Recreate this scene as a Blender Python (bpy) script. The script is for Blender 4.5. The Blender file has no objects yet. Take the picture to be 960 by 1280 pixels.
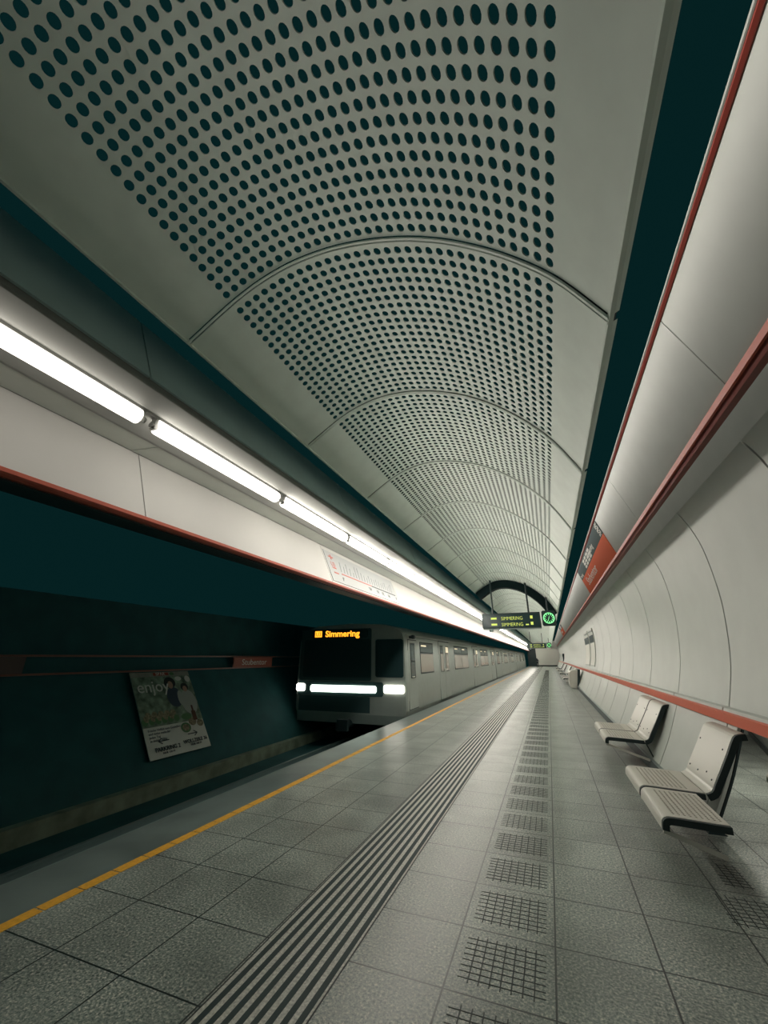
import bpy, math, random
from mathutils import Vector, Matrix
random.seed(7)
SC = bpy.context.scene
COL = SC.collection

# ------------------------------------------------------------------ camera
cam_d = bpy.data.cameras.new('camera')
cam = bpy.data.objects.new('camera', cam_d)
COL.objects.link(cam)
yaw, pitch, roll = math.radians(21.4514), math.radians(20.4257), math.radians(-0.1845)
fw = Vector((-math.sin(yaw) * math.cos(pitch), math.cos(yaw) * math.cos(pitch), math.sin(pitch)))
r0 = Vector((math.cos(yaw), math.sin(yaw), 0))
u0 = r0.cross(fw)
rt = r0 * math.cos(roll) + u0 * math.sin(roll)
up = -r0 * math.sin(roll) + u0 * math.cos(roll)
M = Matrix((rt, up, -fw)).transposed().to_4x4()
M.translation = Vector((0, 0, 1.765))
cam.matrix_world = M
cam_d.sensor_fit = 'HORIZONTAL'
cam_d.sensor_width = 36.0
cam_d.lens = 36.0 * 490.74 / 960.0
cam_d.clip_end = 400
cam_d.clip_start = 0.05
SC.camera = cam

# ------------------------------------------------------------------ world, exposure
w = bpy.data.worlds.new('world')
SC.world = w
w.use_nodes = True
bg = w.node_tree.nodes['Background']
bg.inputs[0].default_value = (0.0017, 0.0142, 0.0148, 1)
bg.inputs[1].default_value = 1.0
SC.view_settings.view_transform = 'Standard'
SC.view_settings.look = 'None'
SC.view_settings.exposure = 0.0
SC.view_settings.gamma = 1.0
SC.view_settings.use_curve_mapping = False
BAND_FILL = 420.0       # added fill light for the right band, hidden behind the vault edge
LAMP = 33.0          # emission strength of the fluorescent tubes


# ------------------------------------------------------------------ materials
def mat(name, col, rough=0.5, metal=0.0, var=0.0, scale=6.0, bump=0.0, bscale=60.0, emit=None, es=0.0, spec=0.5):
    m = bpy.data.materials.new(name)
    m.use_nodes = True
    nt = m.node_tree
    b = nt.nodes['Principled BSDF']
    b.inputs['Base Color'].default_value = (*col, 1)
    b.inputs['Roughness'].default_value = rough
    b.inputs['Metallic'].default_value = metal
    b.inputs['Specular IOR Level'].default_value = spec
    if var > 0 or bump > 0:
        tc = nt.nodes.new('ShaderNodeTexCoord')
    if var > 0:
        n = nt.nodes.new('ShaderNodeTexNoise')
        n.inputs['Scale'].default_value = scale
        n.inputs['Detail'].default_value = 5
        nt.links.new(tc.outputs['Object'], n.inputs['Vector'])
        r = nt.nodes.new('ShaderNodeMapRange')
        r.inputs['From Min'].default_value = 0.3
        r.inputs['From Max'].default_value = 0.7
        r.inputs['To Min'].default_value = 1 - var
        r.inputs['To Max'].default_value = 1 + var
        nt.links.new(n.outputs['Fac'], r.inputs['Value'])
        mx = nt.nodes.new('ShaderNodeVectorMath')
        mx.operation = 'SCALE'
        mx.inputs[0].default_value = col
        nt.links.new(r.outputs['Result'], mx.inputs['Scale'])
        nt.links.new(mx.outputs['Vector'], b.inputs['Base Color'])
    if bump > 0:
        n2 = nt.nodes.new('ShaderNodeTexNoise')
        n2.inputs['Scale'].default_value = bscale
        n2.inputs['Detail'].default_value = 3
        nt.links.new(tc.outputs['Object'], n2.inputs['Vector'])
        bp = nt.nodes.new('ShaderNodeBump')
        bp.inputs['Strength'].default_value = bump
        bp.inputs['Distance'].default_value = 0.01
        nt.links.new(n2.outputs['Fac'], bp.inputs['Height'])
        nt.links.new(bp.outputs['Normal'], b.inputs['Normal'])
    if emit:
        b.inputs['Emission Color'].default_value = (*emit, 1)
        b.inputs['Emission Strength'].default_value = es
    return m


def floor_mat():
    m = bpy.data.materials.new('granite_tiles')
    m.use_nodes = True
    nt = m.node_tree
    N, L = nt.nodes.new, nt.links.new
    b = nt.nodes['Principled BSDF']
    geo = N('ShaderNodeNewGeometry')
    sep = N('ShaderNodeSeparateXYZ')
    L(geo.outputs['Position'], sep.inputs[0])

    def math_(op, a, bb=None, c=None):
        n = N('ShaderNodeMath')
        n.operation = op
        for i, v in enumerate((a, bb, c)):
            if v is None:
                continue
            if isinstance(v, (int, float)):
                n.inputs[i].default_value = v
            else:
                L(v, n.inputs[i])
        return n.outputs[0]

    X, Y = sep.outputs[0], sep.outputs[1]
    u = math_('DIVIDE', math_('SUBTRACT', X, -0.208), 0.604)
    v = math_('DIVIDE', math_('SUBTRACT', Y, 2.355), 0.6)
    du = math_('MULTIPLY', math_('ABSOLUTE', math_('SUBTRACT', math_('FRACT', math_('ADD', u, 0.5)), 0.5)), 0.604)
    dv = math_('MULTIPLY', math_('ABSOLUTE', math_('SUBTRACT', math_('FRACT', math_('ADD', v, 0.5)), 0.5)), 0.6)
    edge = math_('MINIMUM', du, dv)
    line = math_('LESS_THAN', edge, 0.0056)
    plain = math_('LESS_THAN', X, -3.86)          # smooth concrete edge strip along the track
    line = math_('MULTIPLY', line, math_('SUBTRACT', 1.0, plain))
    # per tile shade
    cell = N('ShaderNodeCombineXYZ')
    L(math_('FLOOR', u), cell.inputs[0])
    L(math_('FLOOR', v), cell.inputs[1])
    wn = N('ShaderNodeTexWhiteNoise')
    wn.noise_dimensions = '2D'
    L(cell.outputs[0], wn.inputs['Vector'])
    tshade = math_('MULTIPLY_ADD', wn.outputs['Value'], 0.16, 0.92)
    n1 = N('ShaderNodeTexNoise')
    n1.inputs['Scale'].default_value = 60
    n1.inputs['Detail'].default_value = 4
    n1.inputs['Roughness'].default_value = 0.75
    L(geo.outputs['Position'], n1.inputs['Vector'])
    speck = N('ShaderNodeValToRGB')
    cr = speck.color_ramp
    cr.elements[0].position = 0.34
    cr.elements[0].color = (0.035, 0.068, 0.066, 1)
    cr.elements[1].position = 0.68
    cr.elements[1].color = (0.80, 0.76, 0.66, 1)
    e = cr.elements.new(0.47)
    e.color = (0.205, 0.25, 0.228, 1)
    e = cr.elements.new(0.56)
    e.color = (0.35, 0.385, 0.34, 1)
    L(n1.outputs['Fac'], speck.inputs['Fac'])
    n2 = N('ShaderNodeTexNoise')                    # old stains
    n2.inputs['Scale'].default_value = 1.6
    n2.inputs['Detail'].default_value = 6
    n2.inputs['Distortion'].default_value = 0.5
    L(geo.outputs['Position'], n2.inputs['Vector'])
    st = N('ShaderNodeMapRange')
    st.inputs['From Min'].default_value = 0.35
    st.inputs['From Max'].default_value = 0.65
    st.inputs['To Min'].default_value = 0.76
    st.inputs['To Max'].default_value = 1.16
    L(n2.outputs['Fac'], st.inputs['Value'])
    sh = math_('MULTIPLY', st.outputs[0], tshade)
    sc = N('ShaderNodeVectorMath')
    sc.operation = 'SCALE'
    L(speck.outputs['Color'], sc.inputs[0])
    L(sh, sc.inputs['Scale'])
    mixp = N('ShaderNodeMix')
    mixp.data_type = 'RGBA'
    L(plain, mixp.inputs['Factor'])
    L(sc.outputs[0], mixp.inputs['A'])
    n3 = N('ShaderNodeVectorMath')
    n3.operation = 'SCALE'
    n3.inputs[0].default_value = (0.15, 0.19, 0.18)
    L(st.outputs[0], n3.inputs['Scale'])
    L(n3.outputs[0], mixp.inputs['B'])
    mixl = N('ShaderNodeMix')
    mixl.data_type = 'RGBA'
    L(line, mixl.inputs['Factor'])
    L(mixp.outputs['Result'], mixl.inputs['A'])
    mixl.inputs['B'].default_value = (0.012, 0.022, 0.022, 1)
    L(mixl.outputs['Result'], b.inputs['Base Color'])
    rr = N('ShaderNodeMapRange')
    rr.inputs['To Min'].default_value = 0.27
    rr.inputs['To Max'].default_value = 0.38
    L(n2.outputs['Fac'], rr.inputs['Value'])
    L(rr.outputs[0], b.inputs['Roughness'])
    bmp = N('ShaderNodeBump')
    bmp.inputs['Strength'].default_value = 0.25
    bmp.inputs['Distance'].default_value = 0.004
    L(n1.outputs['Fac'], bmp.inputs['Height'])
    L(bmp.outputs['Normal'], b.inputs['Normal'])
    return m


MT = dict(
    floor=floor_mat(),
    panel=mat('cream_enamel_panel', (0.48, 0.515, 0.475), 0.42, var=0.03, scale=3),
    ceil=mat('ceiling_panel_enamel', (0.72, 0.80, 0.735), 0.45, var=0.04, scale=5),
    white=mat('white_sign_band', (0.37, 0.37, 0.355), 0.5, var=0.02, scale=2),
    grey=mat('grey_fascia', (0.40, 0.52, 0.52), 0.5, var=0.05, scale=3),
    soffit=mat('soffit_grey', (0.42, 0.45, 0.41), 0.5, var=0.04, scale=3),
    housing=mat('lamp_trough_white', (0.17, 0.175, 0.165), 0.45),
    red=mat('red_enamel', (0.66, 0.105, 0.045), 0.35),
    redd=mat('red_dark_enamel', (0.30, 0.055, 0.04), 0.35),
    dark=mat('dark_steel', (0.012, 0.03, 0.032), 0.5),
    black=mat('black_rubber', (0.012, 0.026, 0.028), 0.6),
    plinth=mat('dark_plinth', (0.035, 0.06, 0.062), 0.3),
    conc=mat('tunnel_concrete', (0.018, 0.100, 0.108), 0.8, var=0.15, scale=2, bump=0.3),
    tube=mat('lit_tube', (1, 0.95, 0.88), 0.4, emit=(1.0, 0.93, 0.83), es=LAMP),
    yellow=mat('yellow_paint', (0.80, 0.42, 0.045), 0.5, var=0.12, scale=30),
    stripe=mat('guide_stripe_dark', (0.020, 0.042, 0.042), 0.6, spec=0.25),
    groove=mat('groove_dark', (0.020, 0.032, 0.032), 0.6),
    seat=mat('seat_enamel', (0.62, 0.61, 0.545), 0.38),
    steel=mat('brushed_steel', (0.30, 0.37, 0.36), 0.35, metal=0.7),
    train=mat('train_paint', (0.29, 0.33, 0.305), 0.32, var=0.05, scale=4),
    traindark=mat('train_front_dark', (0.045, 0.085, 0.088), 0.25),
    glass=mat('train_window_glass', (0.25, 0.235, 0.20), 0.12, emit=(1, 0.85, 0.65), es=0.03),
    cabin=mat('cabin_lamp_glow', (0.6, 0.5, 0.35), 0.4, emit=(1.0, 0.86, 0.6), es=0.55),
    glassdark=mat('train_dark_glass', (0.022, 0.050, 0.054), 0.22),
    light=mat('headlight_lit', (1, 1, 0.95), 0.3, emit=(1.0, 0.94, 0.82), es=5.0),
    bar=mat('front_bar_lit', (1, 1, 0.95), 0.3, emit=(0.88, 1.0, 0.86), es=4.0),
    orange=mat('orange_led', (1, 0.4, 0.02), 0.5, emit=(1.0, 0.33, 0.02), es=2.2),
    led=mat('yellow_green_led', (0.1, 0.12, 0.03), 0.5, emit=(0.72, 0.85, 0.16), es=1.0),
    clock=mat('clock_green', (0.4, 1, 0.5), 0.5, emit=(0.28, 0.95, 0.40), es=1.0),
    sign=mat('orange_sign', (0.70, 0.13, 0.05), 0.65, spec=0.2),
    signdark=mat('sign_dark', (0.035, 0.065, 0.065), 0.65, spec=0.2),
    paper=mat('paper_white', (0.72, 0.72, 0.66), 0.6),
    ink=mat('ink_dark', (0.03, 0.04, 0.045), 0.6),
    greyink=mat('ink_grey', (0.14, 0.16, 0.17), 0.6),
    redink=mat('ink_red', (0.35, 0.06, 0.04), 0.6),
    photo=mat('poster_photo', (0.20, 0.27, 0.19), 0.5, var=0.7, scale=5),
    skin=mat('skin', (0.45, 0.28, 0.2), 0.6),
    cloth=mat('dark_cloth', (0.02, 0.03, 0.035), 0.9),
    food=mat('poster_food', (0.28, 0.24, 0.15), 0.5, var=0.6, scale=20),
    green=mat('poster_green', (0.10, 0.22, 0.09), 0.5),
)


# ------------------------------------------------------------------ mesh helpers
class MB:
    def __init__(s):
        s.v, s.f, s.m, s.mats = [], [], [], []

    def mi(s, m):
        if m not in s.mats:
            s.mats.append(m)
        return s.mats.index(m)

    def poly(s, pts, m):
        i = len(s.v)
        s.v += [tuple(p) for p in pts]
        s.f.append(tuple(range(i, i + len(pts))))
        s.m.append(s.mi(m))

    def prism(s, prof, y0, y1, m):
        """closed solid: profile of (x, z) points swept along Y"""
        n = len(prof)
        i = len(s.v)
        s.v += [(x, y0, z) for x, z in prof] + [(x, y1, z) for x, z in prof]
        k = s.mi(m)
        area = sum(prof[a][0] * prof[(a + 1) % n][1] - prof[(a + 1) % n][0] * prof[a][1] for a in range(n))
        fs = [tuple(range(i, i + n)), tuple(range(i + 2 * n - 1, i + n - 1, -1))]
        for a in range(n):
            b = (a + 1) % n
            fs.append((i + b, i + a, i + n + a, i + n + b))
        if area < 0:
            fs = [tuple(reversed(q)) for q in fs]
        s.f += fs
        s.m += [k] * len(fs)

    def box(s, x0, x1, y0, y1, z0, z1, m):
        s.prism([(x0, z0), (x1, z0), (x1, z1), (x0, z1)], y0, y1, m)

    def obox(s, c, a, b, d, m):
        """box with centre c and half-axis vectors a, b, d"""
        c, a, b, d = map(Vector, (c, a, b, d))
        i = len(s.v)
        for sx in (-1, 1):
            for sy in (-1, 1):
                for sz in (-1, 1):
                    s.v.append(tuple(c + a * sx + b * sy + d * sz))
        k = s.mi(m)
        fs = [(0, 1, 3, 2), (4, 6, 7, 5), (0, 4, 5, 1), (2, 3, 7, 6), (0, 2, 6, 4), (1, 5, 7, 3)]
        if a.cross(b).dot(d) < 0:
            fs = [tuple(reversed(q)) for q in fs]
        s.f += [tuple(i + q for q in f) for f in fs]
        s.m += [k] * 6

    def bar(s, p, q, wdt, hgt, m, upv=(0, 0, 1)):
        p, q = Vector(p), Vector(q)
        d = q - p
        side = d.cross(Vector(upv))
        if side.length < 1e-6:
            side = d.cross(Vector((1, 0, 0)))
        side.normalize()
        u = side.cross(d).normalized()
        s.obox((p + q) / 2, d / 2, side * wdt / 2, u * hgt / 2, m)

    def cyl(s, p, q, r, m, n=16, r2=None):
        p, q = Vector(p), Vector(q)
        d = (q - p).normalized()
        a = d.orthogonal().normalized()
        b = d.cross(a)
        r2 = r if r2 is None else r2
        i = len(s.v)
        for c, rr in ((p, r), (q, r2)):
            for k in range(n):
                t = 2 * math.pi * k / n
                s.v.append(tuple(c + a * rr * math.cos(t) + b * rr * math.sin(t)))
        k0 = s.mi(m)
        s.f.append(tuple(i + n - 1 - k for k in range(n)))
        s.f.append(tuple(i + n + k for k in range(n)))
        s.m += [k0, k0]
        for k in range(n):
            j = (k + 1) % n
            s.f.append((i + k, i + j, i + n + j, i + n + k))
            s.m.append(k0)

    def build(s, name, parent=None, smooth=False):
        me = bpy.data.meshes.new(name)
        me.from_pydata(s.v, [], s.f)
        for m in s.mats:
            me.materials.append(m)
        me.polygons.foreach_set('material_index', s.m)
        if smooth:
            me.polygons.foreach_set('use_smooth', [True] * len(s.f))
        me.update()
        o = bpy.data.objects.new(name, me)
        COL.objects.link(o)
        if parent:
            o.parent = parent
        if smooth:
            md = o.modifiers.new('edge', 'EDGE_SPLIT')
            md.split_angle = math.radians(35)
        return o


def struct(o):
    o['kind'] = 'structure'
    return o


def tag(o, label, cat, group=None, kind=None):
    o['label'] = label
    o['category'] = cat
    if group:
        o['group'] = group
    if kind:
        o['kind'] = kind
    return o


def empty(name, loc, label, cat, group=None):
    o = bpy.data.objects.new(name, None)
    COL.objects.link(o)
    o.location = loc
    o.empty_display_size = 0.2
    return tag(o, label, cat, group)


def children_of(o):
    return [c for c in bpy.data.objects if c.parent == o]


def copy_tree(o, parent=None):
    kids = children_of(o)
    c = o.copy()
    COL.objects.link(c)
    c.parent = parent
    for k in kids:
        copy_tree(k, c)
    return c


def text(name, body, size, origin, right, upv, m, parent=None, align='LEFT', depth=0.002, sx=1.0, off=0.0):
    cu = bpy.data.curves.new(name, 'FONT')
    cu.body = body
    cu.size = size
    cu.align_x = align
    cu.extrude = depth
    cu.offset = off
    cu.resolution_u = 3
    tmp = bpy.data.objects.new('tmp', cu)
    me = bpy.data.meshes.new_from_object(tmp)
    bpy.data.objects.remove(tmp)
    bpy.data.curves.remove(cu)
    me.name = name
    r = Vector(right).normalized()
    u = Vector(upv).normalized()
    n = r.cross(u).normalized()
    T = Matrix((r * sx, u, n)).transposed().to_4x4()
    T.translation = Vector(origin)
    me.transform(T)
    me.materials.clear()
    me.materials.append(m)
    o = bpy.data.objects.new(name, me)
    COL.objects.link(o)
    if parent:
        o.parent = parent
        o.matrix_parent_inverse = Matrix.Translation(-parent.location)
    return o


def put(o, parent):
    """parent a mesh built in world coordinates to an empty that stands elsewhere"""
    o.parent = parent
    o.matrix_parent_inverse = Matrix.Identity(4)
    o.data.transform(Matrix.Translation(-parent.location))
    return o


def catmull(pts, n=6):
    out = []
    P = [Vector(p) for p in pts]
    P = [P[0] * 2 - P[1]] + P + [P[-1] * 2 - P[-2]]
    for i in range(1, len(P) - 2):
        for k in range(n):
            t = k / n
            a, b, c, d = P[i - 1], P[i], P[i + 1], P[i + 2]
            out.append(0.5 * ((2 * b) + (c - a) * t + (2 * a - 5 * b + 4 * c - d) * t * t + (3 * b - a - 3 * c + d) * t ** 3))
    out.append(P[-2])
    return out


class Prof:
    def __init__(s, pts, n=8):
        s.p = catmull(pts, n)
        s.s = [0]
        for a, b in zip(s.p, s.p[1:]):
            s.s.append(s.s[-1] + (b - a).length)
        s.len = s.s[-1]

    def at(s, t):
        t = max(0, min(s.len, t))
        for i in range(len(s.s) - 1):
            if t <= s.s[i + 1]:
                k = (t - s.s[i]) / max(1e-9, s.s[i + 1] - s.s[i])
                return s.p[i].lerp(s.p[i + 1], k)
        return s.p[-1].copy()

    def nrm(s, t):
        d = s.at(t + 0.02) - s.at(t - 0.02)
        return Vector((d.y, -d.x)).normalized()

    def near(s, x, z):
        return min((((s.at(i * s.len / 300) - Vector((x, z))).length, i * s.len / 300) for i in range(301)))[1]


def sheet(prof, s0, s1, off, th, n):
    """closed profile polygon of a curved sheet, off = distance along the normal"""
    a, b = [], []
    for i in range(n + 1):
        t = s0 + (s1 - s0) * i / n
        p, q = prof.at(t), prof.nrm(t)
        a.append(tuple(p + q * off))
        b.append(tuple(p + q * (off + th)))
    return a + b[::-1]


P = 2.1            # panel pitch along the platform
YEND = 98.0

# ------------------------------------------------------------------ platform and track bed
mb = MB()
mb.prism([(-4.486, -0.12), (-4.486, 0.0), (1.60, 0.0), (1.60, -0.12)], -4, YEND, MT['floor'])
struct(mb.build('floor'))
mb = MB()
mb.box(1.60, 5.2, -4, 14.6, -0.12, 0.0, MT['floor'])
struct(mb.build('floor'))
mb = MB()
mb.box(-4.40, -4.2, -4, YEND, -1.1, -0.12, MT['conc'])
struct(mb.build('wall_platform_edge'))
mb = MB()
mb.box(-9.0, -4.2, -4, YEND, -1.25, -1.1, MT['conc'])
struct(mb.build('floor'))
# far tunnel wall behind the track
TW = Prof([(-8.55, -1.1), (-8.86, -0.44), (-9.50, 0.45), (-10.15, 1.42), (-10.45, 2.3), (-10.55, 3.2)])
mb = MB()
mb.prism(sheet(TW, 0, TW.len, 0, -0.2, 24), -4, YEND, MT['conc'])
struct(mb.build('wall_left', smooth=True))
# kerb along its foot
mb = MB()
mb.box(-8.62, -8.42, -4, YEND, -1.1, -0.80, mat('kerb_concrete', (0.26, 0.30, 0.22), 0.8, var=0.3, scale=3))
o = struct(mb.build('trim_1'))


def rail(x):
    mb = MB()
    z = -1.1
    mb.prism([(x - .07, z), (x + .07, z), (x + .07, z + .02), (x + .012, z + .04), (x + .012, z + .11), (x + .036, z + .12),
              (x + .036, z + .155), (x - .036, z + .155), (x - .036, z + .12), (x - .012, z + .11), (x - .012, z + .04), (x - .07, z + .02)],
             -4, 96, MT['steel'])
    return mb.build('track_rail')


tag(rail(-7.22), 'steel running rail of the track farther from the platform', 'rail')
tag(rail(-5.78), 'steel running rail of the track nearer to the platform edge', 'rail')

# yellow safety line: short yellow slabs with dark joints
mb = MB()
y = -1.0
while y < YEND:
    mb.box(-3.87, -3.765, y, y + 0.288, 0.0, 0.003, MT['yellow'])
    y += 0.30
tag(mb.build('yellow_line'), 'yellow safety line of short slabs along the platform edge', 'line')
# guide strip
mb = MB()
for k in range(8):
    x = -1.965 + 0.0715 * k
    mb.box(x, x + 0.036, -2, YEND, 0.0, 0.003, MT['stripe'])
mb.box(-1.994, -1.414, -2, YEND, 0.0, 0.0015, mat('pale_granite', (0.47, 0.48, 0.43), 0.4, var=0.35, scale=60))
mb.box(-2.003, -1.996, -2, YEND, 0.0, 0.002, MT['groove'])
mb.box(-1.412, -1.405, -2, YEND, 0.0, 0.002, MT['groove'])
tag(mb.build('tactile_guide_strip'), 'eight dark parallel tactile guide stripes running down the platform', 'tactile strip')


def grid_tiles(k0, k1, xa=-0.812, only=None):
    mb = MB()
    for k in range(k0, k1):
        y0 = 2.355 + 0.6 * k
        for i in range(7):
            x = xa + 0.12 + 0.061 * i
            if only and not only(x, y0 + .3):
                continue
            mb.box(x, x + 0.007, y0 + 0.09, y0 + 0.52, 0.0, 0.0015, MT['groove'])
        for j in range(8):
            yy = y0 + 0.12 + 0.052 * j
            x0, x1 = xa + 0.06, xa + 0.55
            if only:
                xs = [x for x in [xa + .06 + .05 * q for q in range(10)] if only(x, yy)]
                if len(xs) < 2:
                    continue
                x0, x1 = xs[0], xs[-1]
            mb.box(x0, x1, yy, yy + 0.006, 0.0, 0.0015, MT['groove'])
    return mb


tag(grid_tiles(-5, 110).build('tactile_tile_strip'), 'row of square floor tiles cut with a dark crosshatch grid', 'tactile strip')
tag(grid_tiles(3, 6, 0.80, lambda x, y: x > 0.93 + (y - 4.3) * 0.24).build('tactile_tile_strip'),
    'short broken patch of crosshatched tile beside the nearest bench', 'tactile strip')

# ------------------------------------------------------------------ right wall
RW = Prof([(1.42, 0.15), (1.615, 0.51), (1.73, 0.76), (1.85, 1.04), (1.90, 1.19), (2.045, 1.70), (2.12, 2.23), (2.135, 2.60),
           (2.105, 3.10), (2.03, 3.42), (1.93, 3.66)])
s_low0, s_low1 = 0.0, RW.near(1.845, 1.03)
s_up0, s_up1 = RW.near(1.90, 1.21), RW.len
GAP = 0.015
for k in range(-2, 46):
    y0, y1 = P * k + GAP, P * (k + 1) - GAP
    mb = MB()
    mb.prism(sheet(RW, s_up0, s_up1, 0, 0.03, 22), y0, y1, MT['panel'])
    struct(mb.build('wall_right', smooth=True))
    if y1 > 6.3:
        mb = MB()
        mb.prism(sheet(RW, s_low0, s_low1, 0, 0.03, 8), y0, y1, MT['panel'])
        struct(mb.build('wall_right', smooth=True))
mb = MB()
mb.prism(sheet(RW, s_low0, s_low1, 0, 0.03, 8), 6.02, 6.3 - GAP, MT['panel'])
struct(mb.build('wall_right', smooth=True))
# backing seen through the joints
mb = MB()
mb.prism(sheet(RW, s_up0, s_up1, 0.05, 0.02, 12), -4.2, YEND, MT['black'])
mb.prism(sheet(RW, s_low0, s_low1, 0.05, 0.02, 6), 6.05, YEND, MT['black'])
struct(mb.build('wall_right', smooth=True))
# plinth
mb = MB()
mb.prism([(1.335, 0), (1.385, 0.135), (1.50, 0.135), (1.50, 0)], 6.02, YEND, MT['dark'])
mb.prism([(1.372, 0.137), (1.395, 0.15), (1.43, 0.15), (1.43, 0.137)], 6.02, YEND, MT['steel'])
struct(mb.build('baseboard_right'))
# red handrail band and the cream ledge above it
mb = MB()
mb.prism([(1.785, 1.060), (1.80, 1.165), (1.90, 1.185), (1.90, 1.045)], -4, YEND, MT['red'])
struct(mb.build('trim_2'))
for k in range(-2, 46):
    mb = MB()
    mb.prism([(1.835, 1.172), (1.845, 1.205), (1.92, 1.215), (1.90, 1.180)], P * k + 0.02, P * (k + 1) - 0.02, MT['panel'])
    struct(mb.build('trim_3'))
# soffit and upper red rail, sign band, thin rail
mb = MB()
mb.prism([(1.99, 3.66), (1.915, 3.95), (1.96, 3.97), (2.05, 3.68)], -4, YEND, MT['soffit'])
struct(mb.build('trim_4'))
mb = MB()
mb.prism([(1.925, 3.935), (1.885, 3.99), (1.865, 4.07), (1.875, 4.145), (1.93, 4.17), (1.99, 4.0)], -4.4, YEND, MT['redd'])
mb.prism([(1.862, 4.045), (1.850, 4.06), (1.858, 4.145), (1.872, 4.145)], -4.4, YEND, MT['red'])
struct(mb.build('trim_5'))
BA, BB = Vector((1.90, 4.15)), Vector((1.555, 5.10))
for k in range(-2, 23):
    y0 = 4.03 + 4.2 * k
    mb = MB()
    mb.prism([tuple(BA), tuple(BB), (BB.x + .04, BB.y + .02), (BA.x + .04, BA.y + .02)], y0 + 0.008, y0 + 4.192, MT['panel'])
    struct(mb.build('wall_upper_right'))
mb = MB()
mb.prism([(BA.x + .05, BA.y), (BB.x + .05, BB.y + .02), (BB.x + .08, BB.y + .02), (BA.x + .09, BA.y)], -4.4, YEND, MT['dark'])
struct(mb.build('wall_upper_right'))
mb = MB()
mb.prism([(1.548, 5.085), (1.525, 5.10), (1.522, 5.15), (1.56, 5.19), (1.62, 5.17), (1.60, 5.10)], -4.4, YEND, MT['redd'])
mb.prism([(1.522, 5.115), (1.512, 5.12), (1.510, 5.14), (1.522, 5.145)], -4.4, YEND, MT['panel'])
struct(mb.build('trim_6'))

# side passage under the upper wall, right of the nearest bench
mb = MB()
for k in range(9):
    a = Vector((3.16 + 0.242 * 0.66 * k, 8.75 + 0.66 * k, 0)) - Vector((0.242, 1, 0)) * 1.2
    b = a + Vector((0.242, 1, 0)) * 0.64
    n = Vector((1, -0.242, 0)).normalized() * 0.04
    for z0, z1, m in ((0.0, 0.13, MT['plinth']), (0.13, 2.6, MT['panel'])):
        c = (a + b) / 2 + n / 2 + Vector((0, 0, (z0 + z1) / 2)) + (Vector((0.02, 0, 0)) if z0 else Vector((0, 0, 0)))
        mb.obox(c, (b - a) / 2, n / 2, Vector((0, 0, (z1 - z0) / 2)), m)
struct(mb.build('wall_passage'))
mb = MB()
mb.box(2.25, 4.9, 13.3, 13.5, 0, 2.6, MT['panel'])
mb.box(2.25, 4.9, -4.2, -4.0, 0, 2.6, MT['panel'])
struct(mb.build('wall_passage'))
mb = MB()
mb.box(2.25, 5.2, -4.2, 14.6, 2.60, 2.70, MT['panel'])
struct(mb.build('ceiling'))
for yy, en in ((4.0, 30), (8.2, 60)):  # added fill lights, out of view under the passage ceiling
    ld = bpy.data.lights.new('passage_fill', 'AREA')
    ld.shape = 'RECTANGLE'
    ld.size, ld.size_y, ld.energy, ld.color = 0.15, 1.5, en, (1.0, 0.93, 0.83)
    lo = bpy.data.objects.new('passage_fill', ld)
    COL.objects.link(lo)
    lo.location = (2.75, yy, 2.58)
# unseen plate added against light from the holes; added fill light behind it
mb = MB()
mb.box(0.60, 0.62, -2.1, YEND, 3.62, 5.45, MT['dark'])
struct(mb.build('light_block_plate'))
ld = bpy.data.lights.new('band_fill_light', 'AREA')
ld.shape = 'RECTANGLE'
ld.size, ld.size_y, ld.energy, ld.color = 0.10, 99.0, BAND_FILL, (1.0, 0.93, 0.84)
lo = bpy.data.objects.new('band_fill_light', ld)
COL.objects.link(lo)
dv = Vector((0.80, 0, -0.60)).normalized()
zz, yy = -dv, Vector((0, 1, 0))
Mx = Matrix((yy.cross(zz), yy, zz)).transposed().to_4x4()
Mx.translation = Vector((0.95, 48.0, 5.25))
lo.matrix_world = Mx

# ------------------------------------------------------------------ left band, lamp trough, fascia
LA, LB = Vector((-3.85, 3.20)), Vector((-4.21, 4.035))
for k in range(-2, 23):
    y0 = 2.77 + 4.2 * k
    mb = MB()
    mb.prism([tuple(LA), tuple(LB), (LB.x - .05, LB.y), (LA.x - .05, LA.y)], y0 + 0.006, y0 + 4.194, MT['white'])
    struct(mb.build('wall_upper_left'))
mb = MB()
mb.prism([(-3.835, 3.145), (-3.822, 3.16), (-3.822, 3.195), (-3.84, 3.203), (-3.91, 3.203), (-3.91, 3.135), (-3.86, 3.13)], -4.4, YEND, mat('rail_red_band', (0.36, 0.07, 0.04), 0.4))
struct(mb.build('trim_7'))
mb = MB()
mb.prism([(-3.91, 3.12), (-3.91, 3.215), (-4.275, 4.035), (-4.275, 4.30), (-4.75, 4.30), (-4.75, 3.3)], -4.4, YEND, MT['dark'])
struct(mb.build('wall_upper_left'))
mb = MB()
mb.prism([(-3.75, 3.975), (-3.70, 3.965), (-3.20, 3.972), (-3.04, 4.07), (-3.03, 4.085), (-3.03, 4.16), (-3.75, 4.16)], -4.4, YEND, MT['housing'])
struct(mb.build('trim_8'))
for k in range(-2, 24):
    y0 = 1.92 + 4.1 * k + 0.75
    mb = MB()
    mb.prism([(-3.752, 3.985), (-4.205, 4.037), (-4.27, 4.16), (-3.752, 4.16)], y0 + .006, y0 + 4.094, MT['soffit'])
    struct(mb.build('ceiling'))
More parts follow.
